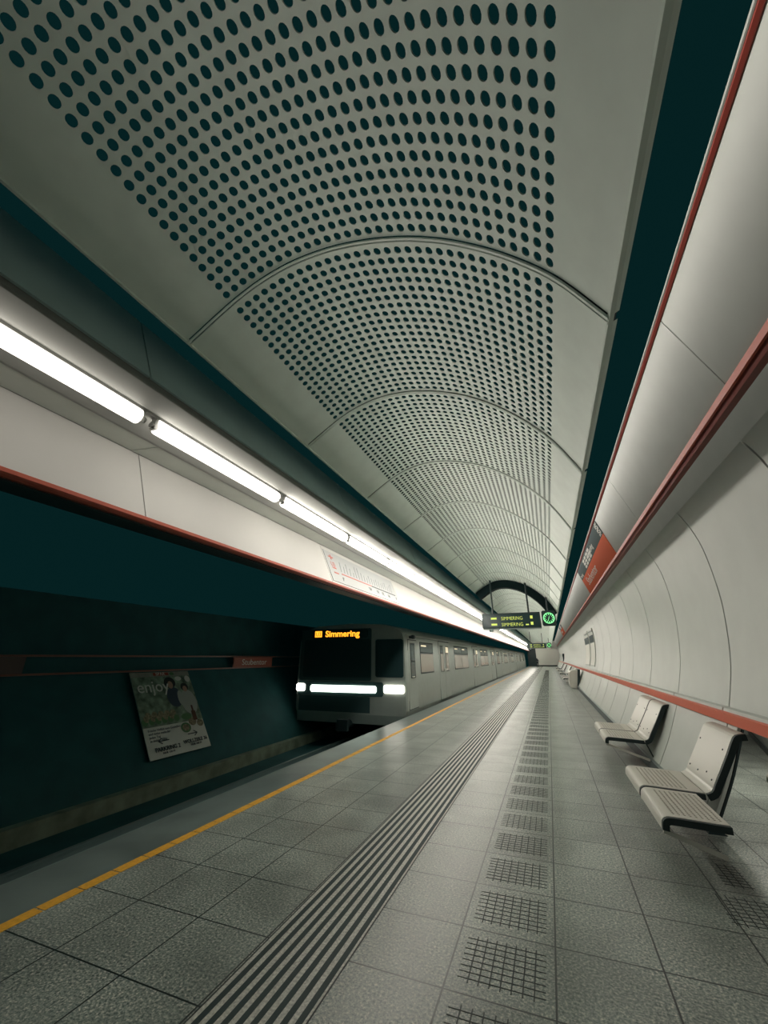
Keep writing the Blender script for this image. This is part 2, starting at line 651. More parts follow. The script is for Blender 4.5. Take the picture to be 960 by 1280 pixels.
for k in range(-2, 24):
    y0 = 1.92 + 4.1 * k
    mb = MB()
    mb.prism([(-3.0, 4.135), (-3.36, 4.92), (-3.42, 4.92), (-3.06, 4.135)], y0 + .008, y0 + 4.092, MT['grey'])
    struct(mb.build('wall_fascia_left'))
mb = MB()
mb.prism([(-3.10, 4.16), (-3.45, 4.90), (-4.60, 4.90), (-4.60, 4.36), (-4.0, 4.16)], -4.4, YEND, MT['dark'])
struct(mb.build('wall_fascia_left'))

# ------------------------------------------------------------------ vaulted perforated ceiling
CV = Prof([(-2.80, 4.58), (-2.25, 4.93), (-1.82, 5.08), (-1.40, 5.095), (-1.02, 5.015), (-0.665, 4.876), (-0.352, 4.69), (-0.076, 4.466),
           (0.163, 4.22), (0.367, 3.95), (0.575, 3.56)])
sa = CV.near(-2.36, 4.87)
sb = CV.near(0.345, 3.985)


def cnorm(t):
    n = CV.nrm(t)
    return n if n.y > 0 else -n


def perf_panel():
    mb = MB()
    NX, NY = 32, 21
    ymar = 0.045
    cy = (P - 2 * ymar) / NY
    cs = (sb - sa) / NX
    V, F = [], []
    rad = 0.0325
    NS = 16
    grid = {}

    def vert(s_, y_, o_=0.0):
        p = CV.at(s_) + cnorm(s_) * o_
        V.append((p.x, y_, p.y))
        return len(V) - 1

    def gv(s_, y_):
        key = (round(s_, 5), round(y_, 5))
        if key not in grid:
            grid[key] = vert(s_, y_)
        return grid[key]

    for i in range(NX):
        for j in range(NY):
            s0, y0 = sa + cs * i, ymar + cy * j
            ring, hole, top = [], [], []
            for k in range(NS):
                side, q = divmod(k, NS // 4)
                t = q / (NS // 4)
                a, b = [(t, 0), (1, t), (1 - t, 1), (0, 1 - t)][side]
                ring.append(gv(s0 + cs * a, y0 + cy * b))
                ang = math.atan2(b - 0.5, a - 0.5)
                hs, hy = s0 + cs / 2 + rad * math.cos(ang), y0 + cy / 2 + rad * math.sin(ang)
                hole.append(vert(hs, hy))
                top.append(vert(hs, hy, 0.008))
            for k in range(NS):
                l = (k + 1) % NS
                F.append((ring[k], ring[l], hole[l], hole[k]))
                F.append((hole[k], hole[l], top[l], top[k]))

    def strip(s0, s1, y0, y1, n):
        for i in range(n):
            a, b = s0 + (s1 - s0) * i / n, s0 + (s1 - s0) * (i + 1) / n
            F.append((gv(a, y0), gv(b, y0), gv(b, y1), gv(a, y1)))
    g = 0.030
    strip(sa, sb, g, ymar, 32)
    strip(sa, sb, P - ymar, P - g, 32)
    strip(0, sa, g, P - g, 6)
    strip(sb, CV.len, g, P - g, 6)
    # folded lips at both long edges
    for s_, d in ((0.0, -1), (CV.len, 1)):
        p = CV.at(s_)
        n = cnorm(s_)
        a = [(p.x, g, p.y), (p.x, P - g, p.y)]
        b = [(p.x + n.x * .05, y, p.y + n.y * .05) for y in (g, P - g)]
        i = len(V)
        V.extend([a[0], a[1], b[1], b[0]])
        F.append((i, i + 1, i + 2, i + 3))
    me = bpy.data.meshes.new('ceiling')
    me.from_pydata(V, [], F)
    me.materials.append(MT['ceil'])
    me.update()
    return me


cme = perf_panel()
for k in range(-2, 46):
    o = bpy.data.objects.new('ceiling', cme)
    COL.objects.link(o)
    o.location = (0, 2.06 + P * k, 0)
    struct(o)
rib = MB()
for off, y0, y1 in ((-0.020, -0.024, -0.006), (-0.020, 0.006, 0.024)):
    rib.prism(sheet(CV, 0, CV.len, off if CV.nrm(1).y > 0 else -off, 0.014 if CV.nrm(1).y > 0 else -0.014, 40), y0, y1, MT['ceil'])
rib.prism(sheet(CV, 0, CV.len, 0.004 if CV.nrm(1).y > 0 else -0.004, 0.01 if CV.nrm(1).y > 0 else -0.01, 40), -0.006, 0.006, MT['dark'])
ro = rib.build('trim_9')
struct(ro)
for k in range(-1, 46):
    o = ro if k == -1 else ro.copy()
    if k > -1:
        COL.objects.link(o)
    o.location = (0, 2.06 + P * k, 0)
# thin edge profile along both long sides of the vault
mb = MB()
for s_, sx in ((0.0, -1), (CV.len, 1)):
    p = CV.at(s_)
    mb.box(p.x - .012, p.x + .012, -2.1, YEND, p.y - .012, p.y + .03, MT['ceil'])
struct(mb.build('trim_10'))
# dark arch across the vault
sg = 1 if CV.nrm(1).y > 0 else -1
mb = MB()
mb.prism(sheet(CV, 0.0, CV.len, -0.02 * sg, -0.33 * sg, 40), 18.6, 19.0, mat('arch_dark', (0.006, 0.016, 0.017), 0.8, spec=0.1))
struct(mb.build('trim_11', smooth=True))

# end wall
mb = MB()
mb.box(-2.6, 2.4, YEND, YEND + .2, 0.25, 5.2, MT['paper'])
mb.box(-2.6, 2.4, YEND, YEND + .2, 0, 0.25, MT['dark'])
mb.box(-4.4, -2.6, YEND, YEND + .2, 0, 5.2, MT['dark'])
struct(mb.build('wall_end'))

# ------------------------------------------------------------------ fluorescent lamps
DIMMED = [mat('lit_tube_dimmed', (1, 0.95, 0.88), 0.4, emit=(1.0, 0.93, 0.83), es=q) for q in (7.5, 13.0, 21.0, 28.0)]  # nearest tubes made dimmer to darken the foreground
tube0 = None
for k in range(0, 46):
    yc = P * k + 0.05
    e = empty('fluorescent_lamp', (-3.25, yc, 3.87), 'lit fluorescent tube lamp in the white trough above the track, one of a continuous row', 'lamp',
              'fluorescent lamps in the trough over the platform edge')
    if tube0 is None:
        m1 = MB()
        m1.cyl((0, 0.10, 0), (0, P - 0.10, 0), 0.070, MT['tube'], 20)
        tube0 = m1.build('tube', e, smooth=True)
        t_near = tube0.copy()
        t_near.data = tube0.data.copy()
        t_near.data.materials[0] = DIMMED[0]
        COL.objects.link(t_near)
        t_near.parent = e
        m2 = MB()
        m2.box(-0.030, 0.030, 0.0, P, 0.072, 0.10, MT['housing'])
        body0 = m2.build('lamp_body', e)
        holders = []
        for yy in (0.055, P - 0.085):
            m3 = MB()
            m3.box(-0.030, 0.030, yy, yy + 0.03, -0.045, 0.10, MT['housing'])
            m3.cyl((0, yy - .022, -.005), (0, yy + .052, -.005), 0.030, MT['housing'], 12)
            holders.append(m3.build('socket', e))
    else:
        for src in [tube0, body0] + holders:
            c = src.copy()
            COL.objects.link(c)
            c.parent = e
            if src is tube0 and k < 4:
                c.data = src.data.copy()
                c.data.materials[0] = DIMMED[k]
bpy.data.objects.remove(tube0)

# ------------------------------------------------------------------ signs on the right band
bu = (BB - BA).normalized()
bn = Vector((-bu.y, bu.x))
if bn.x > 0:
    bn = -bn


def onband(y, s_, off=0.0):
    """point on the right band; s_ from 0 (lower edge) to 1"""
    p = BA + (BB - BA) * s_ + bn * off
    return Vector((p.x, y, p.y))


def band_quad(mb, y0, y1, s0, s1, o0, o1, m):
    a, b = onband(y0, s0, o0), onband(y1, s1, o1)
    c = (onband(y0, s0, (o0 + o1) / 2) + onband(y1, s1, (o0 + o1) / 2)) / 2
    mb.obox(c, Vector((0, (y1 - y0) / 2, 0)), Vector((bu.x, 0, bu.y)) * (BB - BA).length * (s1 - s0) / 2,
            Vector((bn.x, 0, bn.y)) * (o1 - o0) / 2, m)


BU3 = Vector((bu.x, 0, bu.y))


def band_sign(y0, y1, label):
    e = empty('station_sign', (1.85, y0, 4.2), label, 'sign', 'station name signs on the upper band')
    mb = MB()
    band_quad(mb, y0, y1, 0.03, 0.60, 0.002, 0.014, MT['sign'])
    put(mb.build('name_field'), e)
    mb = MB()
    band_quad(mb, y0, y1, 0.60, 0.97, 0.002, 0.014, MT['signdark'])
    put(mb.build('direction_field'), e)
    t = text('name_lettering', 'Stubentor', 0.42, onband(y1 - 1.0, 0.22, 0.016), (0, -1, 0), BU3, MT['paper'], None, sx=1.75)
    put(t, e)
    t = text('direction_lettering', 'Simmering', 0.22, onband(y0 + 3.3, 0.72, 0.016), (0, -1, 0), BU3, MT['paper'], None, sx=1.6)
    put(t, e)
    t = text('exit_lettering', 'Parkring', 0.16, onband(y1 - 0.2, 0.64, 0.016), (0, -1, 0), BU3, MT['paper'], None, sx=1.5)
    put(t, e)
    mb = MB()
    for i in range(11):
        for j in range(3):
            if (i * 7 + j * 3) % 4 == 0:
                continue
            yy = y0 + 0.06 + (0.12 * j)
            s_ = 0.63 + 0.03 * i
            band_quad(mb, yy, yy + 0.09, s_, s_ + 0.022, 0.014, 0.017, MT['paper'])
    for i in range(4):
        for j in range(3):
            yy = y0 + 2.6 + 0.55 * i
            band_quad(mb, yy, yy + 0.42, 0.64 + 0.10 * j, 0.71 + 0.10 * j, 0.014, 0.017, MT['paper'])
    put(mb.build('exit_plan'), e)
    return e


band_sign(10.9, 17.9, 'orange and dark station name sign with white lettering, nearest on the right upper band')
band_sign(46.0, 53.0, 'orange and dark station name sign far down the right upper band beyond the clock')

# ------------------------------------------------------------------ route map on the left band
lu = (LB - LA).normalized()
LN = Vector((lu.y, 0, -lu.x))
LU = Vector((lu.x, 0, lu.y))


def onl(y, d, off=0.0):
    p = LA + lu * d
    return Vector((p.x, y, p.y)) + LN * off


def lquad(mb, y0, y1, d0, d1, o0, o1, m, shear=0.0):
    c = (onl(y0, d0, (o0 + o1) / 2) + onl(y1, d1, (o0 + o1) / 2)) / 2
    mb.obox(c, Vector((0, (y1 - y0) / 2, 0)), LU * (d1 - d0) / 2 + Vector((0, shear, 0)), LN * (o1 - o0) / 2, m)


e = empty('route_map', (-3.9, 7.02, 3.3), 'long white line map with a red and dark route line on the left band', 'map')
mb = MB()
lquad(mb, 7.02, 11.1, 0.05, 0.80, 0.002, 0.012, mat('map_paper', (0.27, 0.285, 0.285), 0.5))
put(mb.build('panel'), e)
mb = MB()
lquad(mb, 7.55, 9.2, 0.29, 0.315, 0.012, 0.015, MT['redink'])
lquad(mb, 7.20, 7.40, 0.26, 0.29, 0.012, 0.015, MT['redink'])
lquad(mb, 7.20, 7.36, 0.38, 0.41, 0.012, 0.015, MT['redink'])
lquad(mb, 7.25, 7.29, 0.60, 0.72, 0.012, 0.015, MT['redink'])
lquad(mb, 7.16, 7.38, 0.65, 0.675, 0.012, 0.015, MT['redink'])
put(mb.build('red_line'), e)
mb = MB()
lquad(mb, 9.2, 10.95, 0.285, 0.315, 0.012, 0.015, MT['ink'])
put(mb.build('dark_line'), e)
for nm, bd, y, d in (('start_letter', 'P', 7.52, 0.13), ('stop_letters', 'U4', 8.95, 0.15), ('stop_letters', 'U1', 9.45, 0.15), ('stop_letters', 'U2', 9.80, 0.15),
                     ('stop_letters', 'U6', 10.25, 0.15), ('end_letter', 'P', 10.90, 0.15)):
    put(text(nm, bd, 0.13, onl(y, d, 0.013), (0, 1, 0), LU, MT['ink'], None), e)
put(text('line_letters', 'U3', 0.16, onl(7.17, 0.43, 0.013), (0, 1, 0), LU, MT['redink'], None), e)
mb = MB()
lens = [.26, .18, .28, .2, .12, .32, .32, .22, .18, .15, .24, .2, .18, .22, .2, .16, .2, .24, .15, .2, .27]
for i, ln in enumerate(lens):
    y = 7.60 + 0.158 * i
    lquad(mb, y, y + 0.022, 0.36, 0.36 + ln, 0.012, 0.015, MT['greyink'], shear=0.03)
put(mb.build('station_names'), e)

# ------------------------------------------------------------------ hanging train indicator with clock


def indicator(y, label_a, label_b, rods=True):
    e = empty('departure_display', (-1.3, y, 2.9), label_a, 'display')
    x0, x1, z0, z1, d = -2.50, -0.12, 2.93, 3.56, 0.30
    mb = MB()
    b = 0.05
    mb.prism([(x0 + b, z0), (x1, z0), (x1, z1), (x0 + b, z1), (x0, z1 - b), (x0, z0 + b)], y, y + d, MT['dark'])
    o = put(mb.build('housing'), e)
    mb = MB()
    mb.box(x0 + 0.05, x1 - 0.05, y - 0.012, y, z0 + 0.05, z1 - 0.05, MT['glassdark'])
    put(mb.build('screen'), e)
    mb = MB()
    mb.box(x0 + 0.02, x1, y - 0.01, y + d, z0 - 0.03, z0, MT['steel'])
    put(mb.build('bottom_rail'), e)
    mb = MB()
    mb.cyl((x0 + 0.35, y + .1, z0 - 0.03), (x0 + 0.35, y + .1, z0 - 0.13), 0.09, MT['steel'], 14)
    put(mb.build('speaker'), e)
    for zz in (3.27, 3.02):
        put(text('led_line', 'SIMMERING', 0.20, (x0 + 0.80, y - 0.014, zz), (1, 0, 0), (0, 0, 1), MT['led'], None, sx=0.86, off=-0.002), e)
        mb = MB()
        mb.box(x0 + 0.38, x0 + 0.62, y - 0.016, y - 0.012, zz + .04, zz + .12, MT['led'])
        put(mb.build('led_mark'), e)
        mb = MB()
        mb.box(x1 - 0.40, x1 - 0.30, y - 0.016, y - 0.012, zz + .03, zz + .15, MT['led'])
        if zz < 3.1:
            mb.box(x1 - 0.60, x1 - 0.48, y - 0.016, y - 0.012, zz + .02, zz + .07, MT['led'])
        put(mb.build('led_minutes'), e)
    for xx in (-2.03, -0.56):
        mb = MB()
        t = CV.near(xx, 5.0)
        top = CV.at(t).y if xx > -2 else 4.9
        zt = min((abs(CV.at(i * CV.len / 300).x - xx), CV.at(i * CV.len / 300).y) for i in range(301))[1]
        mb.cyl((xx, y + .15, z1), (xx, y + .15, zt - (0.0)), 0.035, MT['dark'], 10)
        put(mb.build('rod'), e)
    c = empty('platform_clock', (0.2, y, 2.96), label_b, 'clock')
    mb = MB()
    cx0, cx1, cz0, cz1 = -0.06, 0.47, 2.99, 3.60
    mb.prism([(cx0 + b, cz0), (cx1 - b, cz0), (cx1, cz0 + b), (cx1, cz1 - b), (cx1 - b, cz1), (cx0 + b, cz1), (cx0, cz1 - b), (cx0, cz0 + b)],
             y, y + 0.22, MT['dark'])
    put(mb.build('case'), c)
    ccx, ccz, R = (cx0 + cx1) / 2, (cz0 + cz1) / 2, 0.215
    mb = MB()
    n = 40
    for i in range(n):
        a0, a1 = 2 * math.pi * i / n, 2 * math.pi * (i + 1) / n
        am = (a0 + a1) / 2
        mb.obox((ccx + (R - .014) * math.cos(am), y - .008, ccz + (R - .014) * math.sin(am)), Vector((-math.sin(am), 0, math.cos(am))) * 0.019,
                Vector((0, .004, 0)), Vector((math.cos(am), 0, math.sin(am))) * 0.014, MT['clock'])
    for i in range(12):
        am = math.pi * i / 6
        mb.obox((ccx + .155 * math.cos(am), y - .008, ccz + .155 * math.sin(am)), Vector((-math.sin(am), 0, math.cos(am))) * 0.011,
                Vector((0, .004, 0)), Vector((math.cos(am), 0, math.sin(am))) * 0.032, MT['clock'])
    put(mb.build('dial'), c)
    mb = MB()
    for am, ln in ((math.radians(250), 0.12), (math.radians(75), 0.07)):
        mb.obox((ccx + ln / 2 * math.cos(am), y - .012, ccz + ln / 2 * math.sin(am)), Vector((-math.sin(am), 0, math.cos(am))) * 0.007,
                Vector((0, .003, 0)), Vector((math.cos(am), 0, math.sin(am))) * ln / 2, MT['clock'])
    put(mb.build('hands'), c)
    mb = MB()
    mb.cyl((0.2, y + .12, cz1), (0.2, y + .12, 4.18), 0.03, MT['dark'], 10)
    put(mb.build('rod'), c)


indicator(18.0, 'large hanging departure display with two yellow green lines of letters, below the dark arch',
          'square black clock with glowing green dial beside the large departure display')
indicator(58.0, 'small distant hanging departure display near the far end of the platform',
          'small distant clock with green dial beside the far departure display')

# ------------------------------------------------------------------ benches
SEATP = Prof([(0.730, 0.345), (0.742, 0.405), (0.775, 0.436), (0.84, 0.442), (1.10, 0.430), (1.34, 0.418)], 6)
BACKP = Prof([(1.352, 0.418), (1.41, 0.445), (1.455, 0.52), (1.60, 0.76), (1.70, 0.935), (1.745, 0.985), (1.83, 1.00)], 6)
SW = 0.93


def shell(prof, s_end, y0, y1, perf):
    """folded sheet, optionally perforated in its flat pan"""
    mb = MB()
    TH = 0.028

    def nn(t):
        n = prof.nrm(t)
        return n if n.y > 0 or (n.y == 0 and n.x < 0) else -n
    s0, s1 = 0.0, s_end
    if not perf:
        poly_top = [prof.at(s0 + (s1 - s0) * i / 26) for i in range(27)]
        poly_bot = [prof.at(s0 + (s1 - s0) * i / 26) - nn(s0 + (s1 - s0) * i / 26) * TH for i in range(27)]
        mb.prism([tuple(p) for p in poly_top] + [tuple(p) for p in poly_bot[::-1]], y0, y1, MT['seat'])
        return mb
    pa, pb = 0.17, 0.56
    pa, pb = min(pa, s1), min(pb, s1 - 0.02)
    V, F = mb.v, mb.f
    k = mb.mi(MT['seat'])

    def q(pts):
        i = len(V)
        V.extend(pts)
        F.append(tuple(range(i, i + len(pts))))
        mb.m.append(k)

    def pt(s_, y_, o_=0.0):
        p = prof.at(s_) - nn(s_) * o_
        return (p.x, y_, p.y)

    def strip(a, b, ya, yb, n, o_=0.0):
        for i in range(n):
            t0, t1 = a + (b - a) * i / n, a + (b - a) * (i + 1) / n
            q([pt(t0, ya, o_), pt(t1, ya, o_), pt(t1, yb, o_), pt(t0, yb, o_)])
    strip(s0, pa, y0, y1, 10)
    strip(pb, s1, y0, y1, 8)
    ma, mb_ = y0 + 0.07, y1 - 0.07
    strip(pa, pb, y0, ma, 4)
    strip(pa, pb, mb_, y1, 4)
    nx, ny = 9, 20
    cs, cy = (pb - pa) / nx, (mb_ - ma) / ny
    for i in range(nx):
        for j in range(ny):
            a, b = pa + cs * i, ma + cy * j
            ring = [(a, b), (a + cs / 2, b), (a + cs, b), (a + cs, b + cy / 2), (a + cs, b + cy), (a + cs / 2, b + cy), (a, b + cy), (a, b + cy / 2)]
            ca, cb = a + cs / 2, b + cy / 2
            rr = 0.0115
            hole = []
            for (u, v) in ring:
                an = math.atan2(v - cb, u - ca)
                hole.append((ca + rr * math.cos(an), cb + rr * 1.15 * math.sin(an)))
            for t in range(8):
                l = (t + 1) % 8
                q([pt(*ring[t]), pt(*ring[l]), pt(*hole[l]), pt(*hole[t])])
                q([pt(*hole[t]), pt(*hole[l]), pt(*hole[l], TH), pt(*hole[t], TH)])
    strip(s0, s1, y0, y1, 30, TH) if False else None
    # underside with a shallow dark lining, and side faces
    kd = mb.mi(MT['black'])
    i0 = len(F)
    for i in range(24):
        t0, t1 = s0 + (s1 - s0) * i / 24, s0 + (s1 - s0) * (i + 1) / 24
        q([pt(t0, y0, TH), pt(t0, y1, TH), pt(t1, y1, TH), pt(t1, y0, TH)])
        mb.m[-1] = kd
        for y_ in (y0, y1):
            q([pt(t0, y_), pt(t1, y_), pt(t1, y_, TH), pt(t0, y_, TH)])
    q([pt(s0, y0), pt(s0, y1), pt(s0, y1, TH), pt(s0, y0, TH)])
    q([pt(s1, y0), pt(s1, y1), pt(s1, y1, TH), pt(s1, y0, TH)])
    return mb


def edge_trim(prof, s1, y, m, dep=0.055):
    mb = MB()

    def nn(t):
        n = prof.nrm(t)
        return n if n.y > 0 or (n.y == 0 and n.x < 0) else -n
    a = [prof.at(s1 * i / 26) - nn(s1 * i / 26) * 0.003 for i in range(27)]
    b = [prof.at(s1 * i / 26) - nn(s1 * i / 26) * dep for i in range(27)]
    mb.prism([tuple(p) for p in a] + [tuple(p) for p in b[::-1]], y, y + 0.035, m)
    return mb


def seat_unit(e, y0, backrest=True, cut=1.0):
    y1 = y0 + SW
    s = shell(SEATP, SEATP.len * cut, y0 + 0.012, y1 - 0.012, True).build('seat', e)
    edge_trim(SEATP, SEATP.len * cut, y0 - 0.026, MT['black']).build('edge_trim', s)
    if backrest:
        b = shell(BACKP, BACKP.len, y0 + 0.012, y1 - 0.012, False).build('backrest', e)
        edge_trim(BACKP, BACKP.len, y0 - 0.026, MT['black'], 0.062).build('edge_trim', b)
        mb = MB()
        for s_, yy in ((0.16, .10), (0.16, .55), (0.16, .84), (0.50, .12), (0.50, .84), (0.20, .30)):
            p = BACKP.at(s_)
            n = BACKP.nrm(s_)
            n = n if n.x < 0 else -n
            mb.cyl((p.x - .001, y0 + yy, p.y), (p.x + n.x * .006, y0 + yy, p.y + n.y * .006), 0.010, MT['black'], 8)
        mb.build('bolt', b)


def frame(e, ys, part=1.0):
    for y in ys:
        mb = MB()
        mb.bar((0.742, y, 0.330), (0.742 + 0.718 * part, y, 0.33 - 0.24 * part), 0.035, 0.022, MT['seat'], (0, 1, 0))
        mb.build('support_bar', e)
        if part < 1:
            continue
        mb = MB()
        mb.bar((0.80, y, 0.395), (1.40, y, 0.372), 0.02, 0.03, MT['dark'], (0, 1, 0))
        mb.bar((1.36, y, 0.385), (1.46, y, 0.10), 0.02, 0.03, MT['dark'], (0, 1, 0))
        mb.build('bracket', e)


GB = 'wall benches along the right wall'
e = empty('wall_bench', (0, 4.83, 0), 'nearest white two seat wall bench, its near seat without a backrest', 'bench', GB)
seat_unit(e, 0.0, backrest=False, cut=0.86)
seat_unit(e, 0.985)
frame(e, (0.02,), 0.60)
frame(e, (0.97,), 0.999)
b2 = empty('wall_bench', (0, 8.86, 0), 'second white perforated two seat wall bench, below the red rail, complete with both backrests', 'bench', GB)
seat_unit(b2, 0.0)
seat_unit(b2, 0.985)
frame(b2, (0.02, 1.9))
for y, lab in ((32.0, 'white wall bench just beyond the rounded cabinet, third from the camera'),
               (34.6, 'white wall bench standing directly after the one beyond the rounded cabinet'),
               (42.0, 'distant white wall bench beyond the fourth bench, before the dark wall box'),
               (52.5, 'distant white wall bench before the wall box, farther than the fifth'),
               (63.0, 'farthest white wall bench near the end of the platform')):
    c = copy_tree(b2)
    c.location.y = y
    c['label'] = lab
# small bench in the side passage
e = empty('passage_bench', (1.53, 6.02, 0), 'small white backless bench standing in the passage at the right edge', 'bench')
s = shell(SEATP, SEATP.len * 0.75, 0.0, 0.9, True).build('seat', e)
edge_trim(SEATP, SEATP.len * 0.75, -0.022, MT['black']).build('edge_trim', s)
for y in (0.1, 0.8):
    mb = MB()
    mb.bar((0.95, y, 0.0), (0.95, y, 0.40), 0.05, 0.05, MT['steel'], (0, 1, 0))
    mb.build('leg', e)

# rounded cabinet on the lower wall
mb = MB()
cp = catmull([(1.32, 0.02), (1.10, 0.03), (1.00, 0.12), (0.98, 0.50), (1.05, 0.90), (1.22, 1.03), (1.50, 1.06)], 5)
mb.prism([tuple(p) for p in cp] + [(1.52, 1.06), (1.35, 0.02)], 28.4, 30.0, MT['seat'])
o = mb.build('wall_cabinet', smooth=True)
tag(o, 'white rounded cabinet projecting from the lower wall, between the near and far benches', 'cabinet')
mb = MB()
mb.prism([(1.35, 0.0), (1.52, 1.08), (1.66, 1.08), (1.50, 0.0)], 28.34, 30.0, MT['dark'])  # dark strip put in for the shade of the gap at the wall
d = mb.build('gap_shade')
d.parent = o

# framed notices on the curved upper wall
for (y0, y1, lab) in ((22.0, 24.2, 'nearer of two tall framed notices on the curved wall, dark map at the top'),
                      (24.6, 27.4, 'farther of two tall framed notices on the curved wall, beside the first')):
    e = empty('notice_frame', (2.0, y0, 1.3), lab, 'notice', 'framed notices on the curved wall')
    sg2 = 1 if RW.nrm(RW.len * .6).x < 0 else -1
    sA, sB = RW.near(1.96, 1.35), RW.near(2.10, 3.1)
    mb = MB()
    mb.prism(sheet(RW, sA, sB, 0.003 * sg2, 0.03 * sg2, 14), y0, y1, MT['soffit'])
    put(mb.build('frame', smooth=True), e)
    mb = MB()
    mb.prism(sheet(RW, sA + .06, sA + (sB - sA) * .62, 0.033 * sg2, 0.004 * sg2, 10), y0 + .08, y1 - .08, MT['paper'])
    put(mb.build('notice_sheet', smooth=True), e)
    mb = MB()
    mb.prism(sheet(RW, sA + (sB - sA) * .64, sB - .30, 0.033 * sg2, 0.004 * sg2, 10), y0 + .08, y1 - .08, MT['signdark'])
    for i in range(4):
        mb.prism(sheet(RW, sB - .16, sB - .08, 0.033 * sg2, 0.004 * sg2, 3), y0 + .1 + .5 * i, y0 + .35 + .5 * i, MT['signdark'])
    put(mb.build('map_sheet', smooth=True), e)
mb = MB()
mb.box(1.90, 2.16, 66, 68.4, 1.35, 2.3, MT['dark'])
mb.box(1.88, 1.90, 66.2, 68.2, 1.9, 2.2, MT['signdark'])
mb.cyl((1.9, 67, 1.35), (1.9, 67, 1.25), 0.1, MT['dark'], 10)
tag(mb.build('wall_box'), 'small dark box mounted high on the far right wall', 'box')

# ------------------------------------------------------------------ track side rails, signs and poster
for z, lab in ((1.835, 'upper of two thin rails along the far tunnel wall'), (1.470, 'lower of two thin rails along the far tunnel wall')):
    mb = MB()
    mb.cyl((-9.98, -4, z), (-9.98, YEND, z), 0.022, mat('rail_enamel', (0.30, 0.12, 0.09), 0.3), 10)
    mb.box(-9.995, -9.965, -4, YEND, z - .012, z + .012, MT['redd'])
    for k in range(24):
        mb.cyl((-9.98, -2 + 4.2 * k, z), (-10.30, -2 + 4.2 * k, z + .02), 0.012, MT['dark'], 6)
    tag(mb.build('wall_rail'), lab, 'rail')
for y0, y1, bd, tx, lab in ((3.0, 5.28, 'Karlsplatz', 2.95, 'sign ending in latz at the left edge, its orange darkened for dim light, between the thin rails'),
                            (11.35, 13.45, 'Stubentor', 11.75, 'small orange Stubentor name sign between the thin rails, left of the train')):
    e = empty('track_sign', (-9.93, y0, 1.65), lab, 'sign')
    mb = MB()
    mb.box(-9.97, -9.93, y0, y1, 1.49, 1.81, mat('track_sign_red', (0.34, 0.10, 0.065) if bd[0] == 'S' else (0.10, 0.065, 0.055), 0.6))  # left board has the weaker light there put into its darker colour
    put(mb.build('board'), e)
    put(text('lettering', bd, 0.27, (-9.926, tx if bd[0] == 'S' else 3.05, 1.56), (0, 1, 0), (0, 0, 1), MT['paper'], None, sx=1.25 if bd[0] == 'S' else 1.55), e)
    mb = MB()
    for yy in (y0 + .2, y1 - .2):
        mb.box(-10.2, -9.97, yy, yy + .05, 1.60, 1.64, MT['dark'])
    put(mb.build('bracket'), e)
# poster
PT, PBm = Vector((-9.99, 0, 1.42)), Vector((-8.74, 0, -0.42))
pu = (PT - PBm).normalized()
ph = (PT - PBm).length
pn = Vector((pu.z, 0, -pu.x))
PY0, PY1 = 7.66, 9.50
PWd = PY1 - PY0


def pp(u, v, o=0.0):
    """u along Y 0..1, v up 0..1"""
    return Vector((0, PY0 + PWd * u, 0)) + PBm + pu * ph * v + pn * o


def pq(mb, u0, u1, v0, v1, o, m, th=0.003):
    c = (pp(u0, v0, o) + pp(u1, v1, o)) / 2
    mb.obox(c, Vector((0, PWd * (u1 - u0) / 2, 0)), pu * ph * (v1 - v0) / 2, pn * th / 2, m)


def disc(mb, u, v, ru, rv, o, m, n=20, a0=0.0):
    mb.poly([pp(u + ru * math.cos(2 * math.pi * i / n + a0), v + rv * math.sin(2 * math.pi * i / n + a0), o) for i in range(n)], m)


e = empty('advertising_poster', (-9.3, PY0, 0.3), 'large advertising poster with enjoy lettering, two people and food, on the tunnel wall', 'poster')
mb = MB()
pq(mb, 0, 1, 0, 1, 0.0, MT['paper'], 0.02)
put(mb.build('sheet'), e)
mb = MB()
pq(mb, 0, 1, 0.34, 0.94, 0.013, MT['photo'])
pq(mb, 0, 1, 0.94, 1, 0.013, mat('poster_top', (0.30, 0.31, 0.25), .5, var=.2, scale=6))
put(mb.build('photo'), e)
mb = MB()
hair = mat('poster_hair', (0.03, 0.03, 0.03), .6)
shirt = mat('poster_shirt', (0.42, 0.44, 0.40), .6)
disc(mb, 0.60, 0.85, 0.10, 0.075, 0.016, hair)
disc(mb, 0.60, 0.82, 0.045, 0.05, 0.018, MT['skin'])
disc(mb, 0.62, 0.66, 0.13, 0.13, 0.017, mat('poster_vest', (0.05, 0.07, 0.10), .6))
disc(mb, 0.72, 0.64, 0.05, 0.10, 0.019, shirt)
disc(mb, 0.84, 0.78, 0.07, 0.055, 0.016, hair)
disc(mb, 0.84, 0.755, 0.04, 0.04, 0.018, MT['skin'])
disc(mb, 0.85, 0.58, 0.14, 0.16, 0.017, shirt)
disc(mb, 0.77, 0.90, 0.06, 0.03, 0.016, MT['paper'])
disc(mb, 0.94, 0.89, 0.05, 0.045, 0.016, MT['paper'])
put(mb.build('figures'), e)
mb = MB()
for i in range(16):
    u, v = 0.05 + 0.035 * i * 0.95, 0.38 + 0.07 * ((i * 37) % 3) / 2
    disc(mb, u, v + 0.02, 0.045, 0.04, 0.018 + i * .0002, MT['food'] if i % 3 else MT['green'], 12)
disc(mb, 0.66, 0.27, 0.085, 0.06, 0.019, MT['green'])
disc(mb, 0.66, 0.27, 0.06, 0.04, 0.0195, MT['food'])
disc(mb, 0.80, 0.33, 0.07, 0.05, 0.018, MT['food'])
disc(mb, 0.93, 0.30, 0.06, 0.045, 0.018, MT['food'])
disc(mb, 0.72, 0.40, 0.09, 0.04, 0.020, MT['green'])
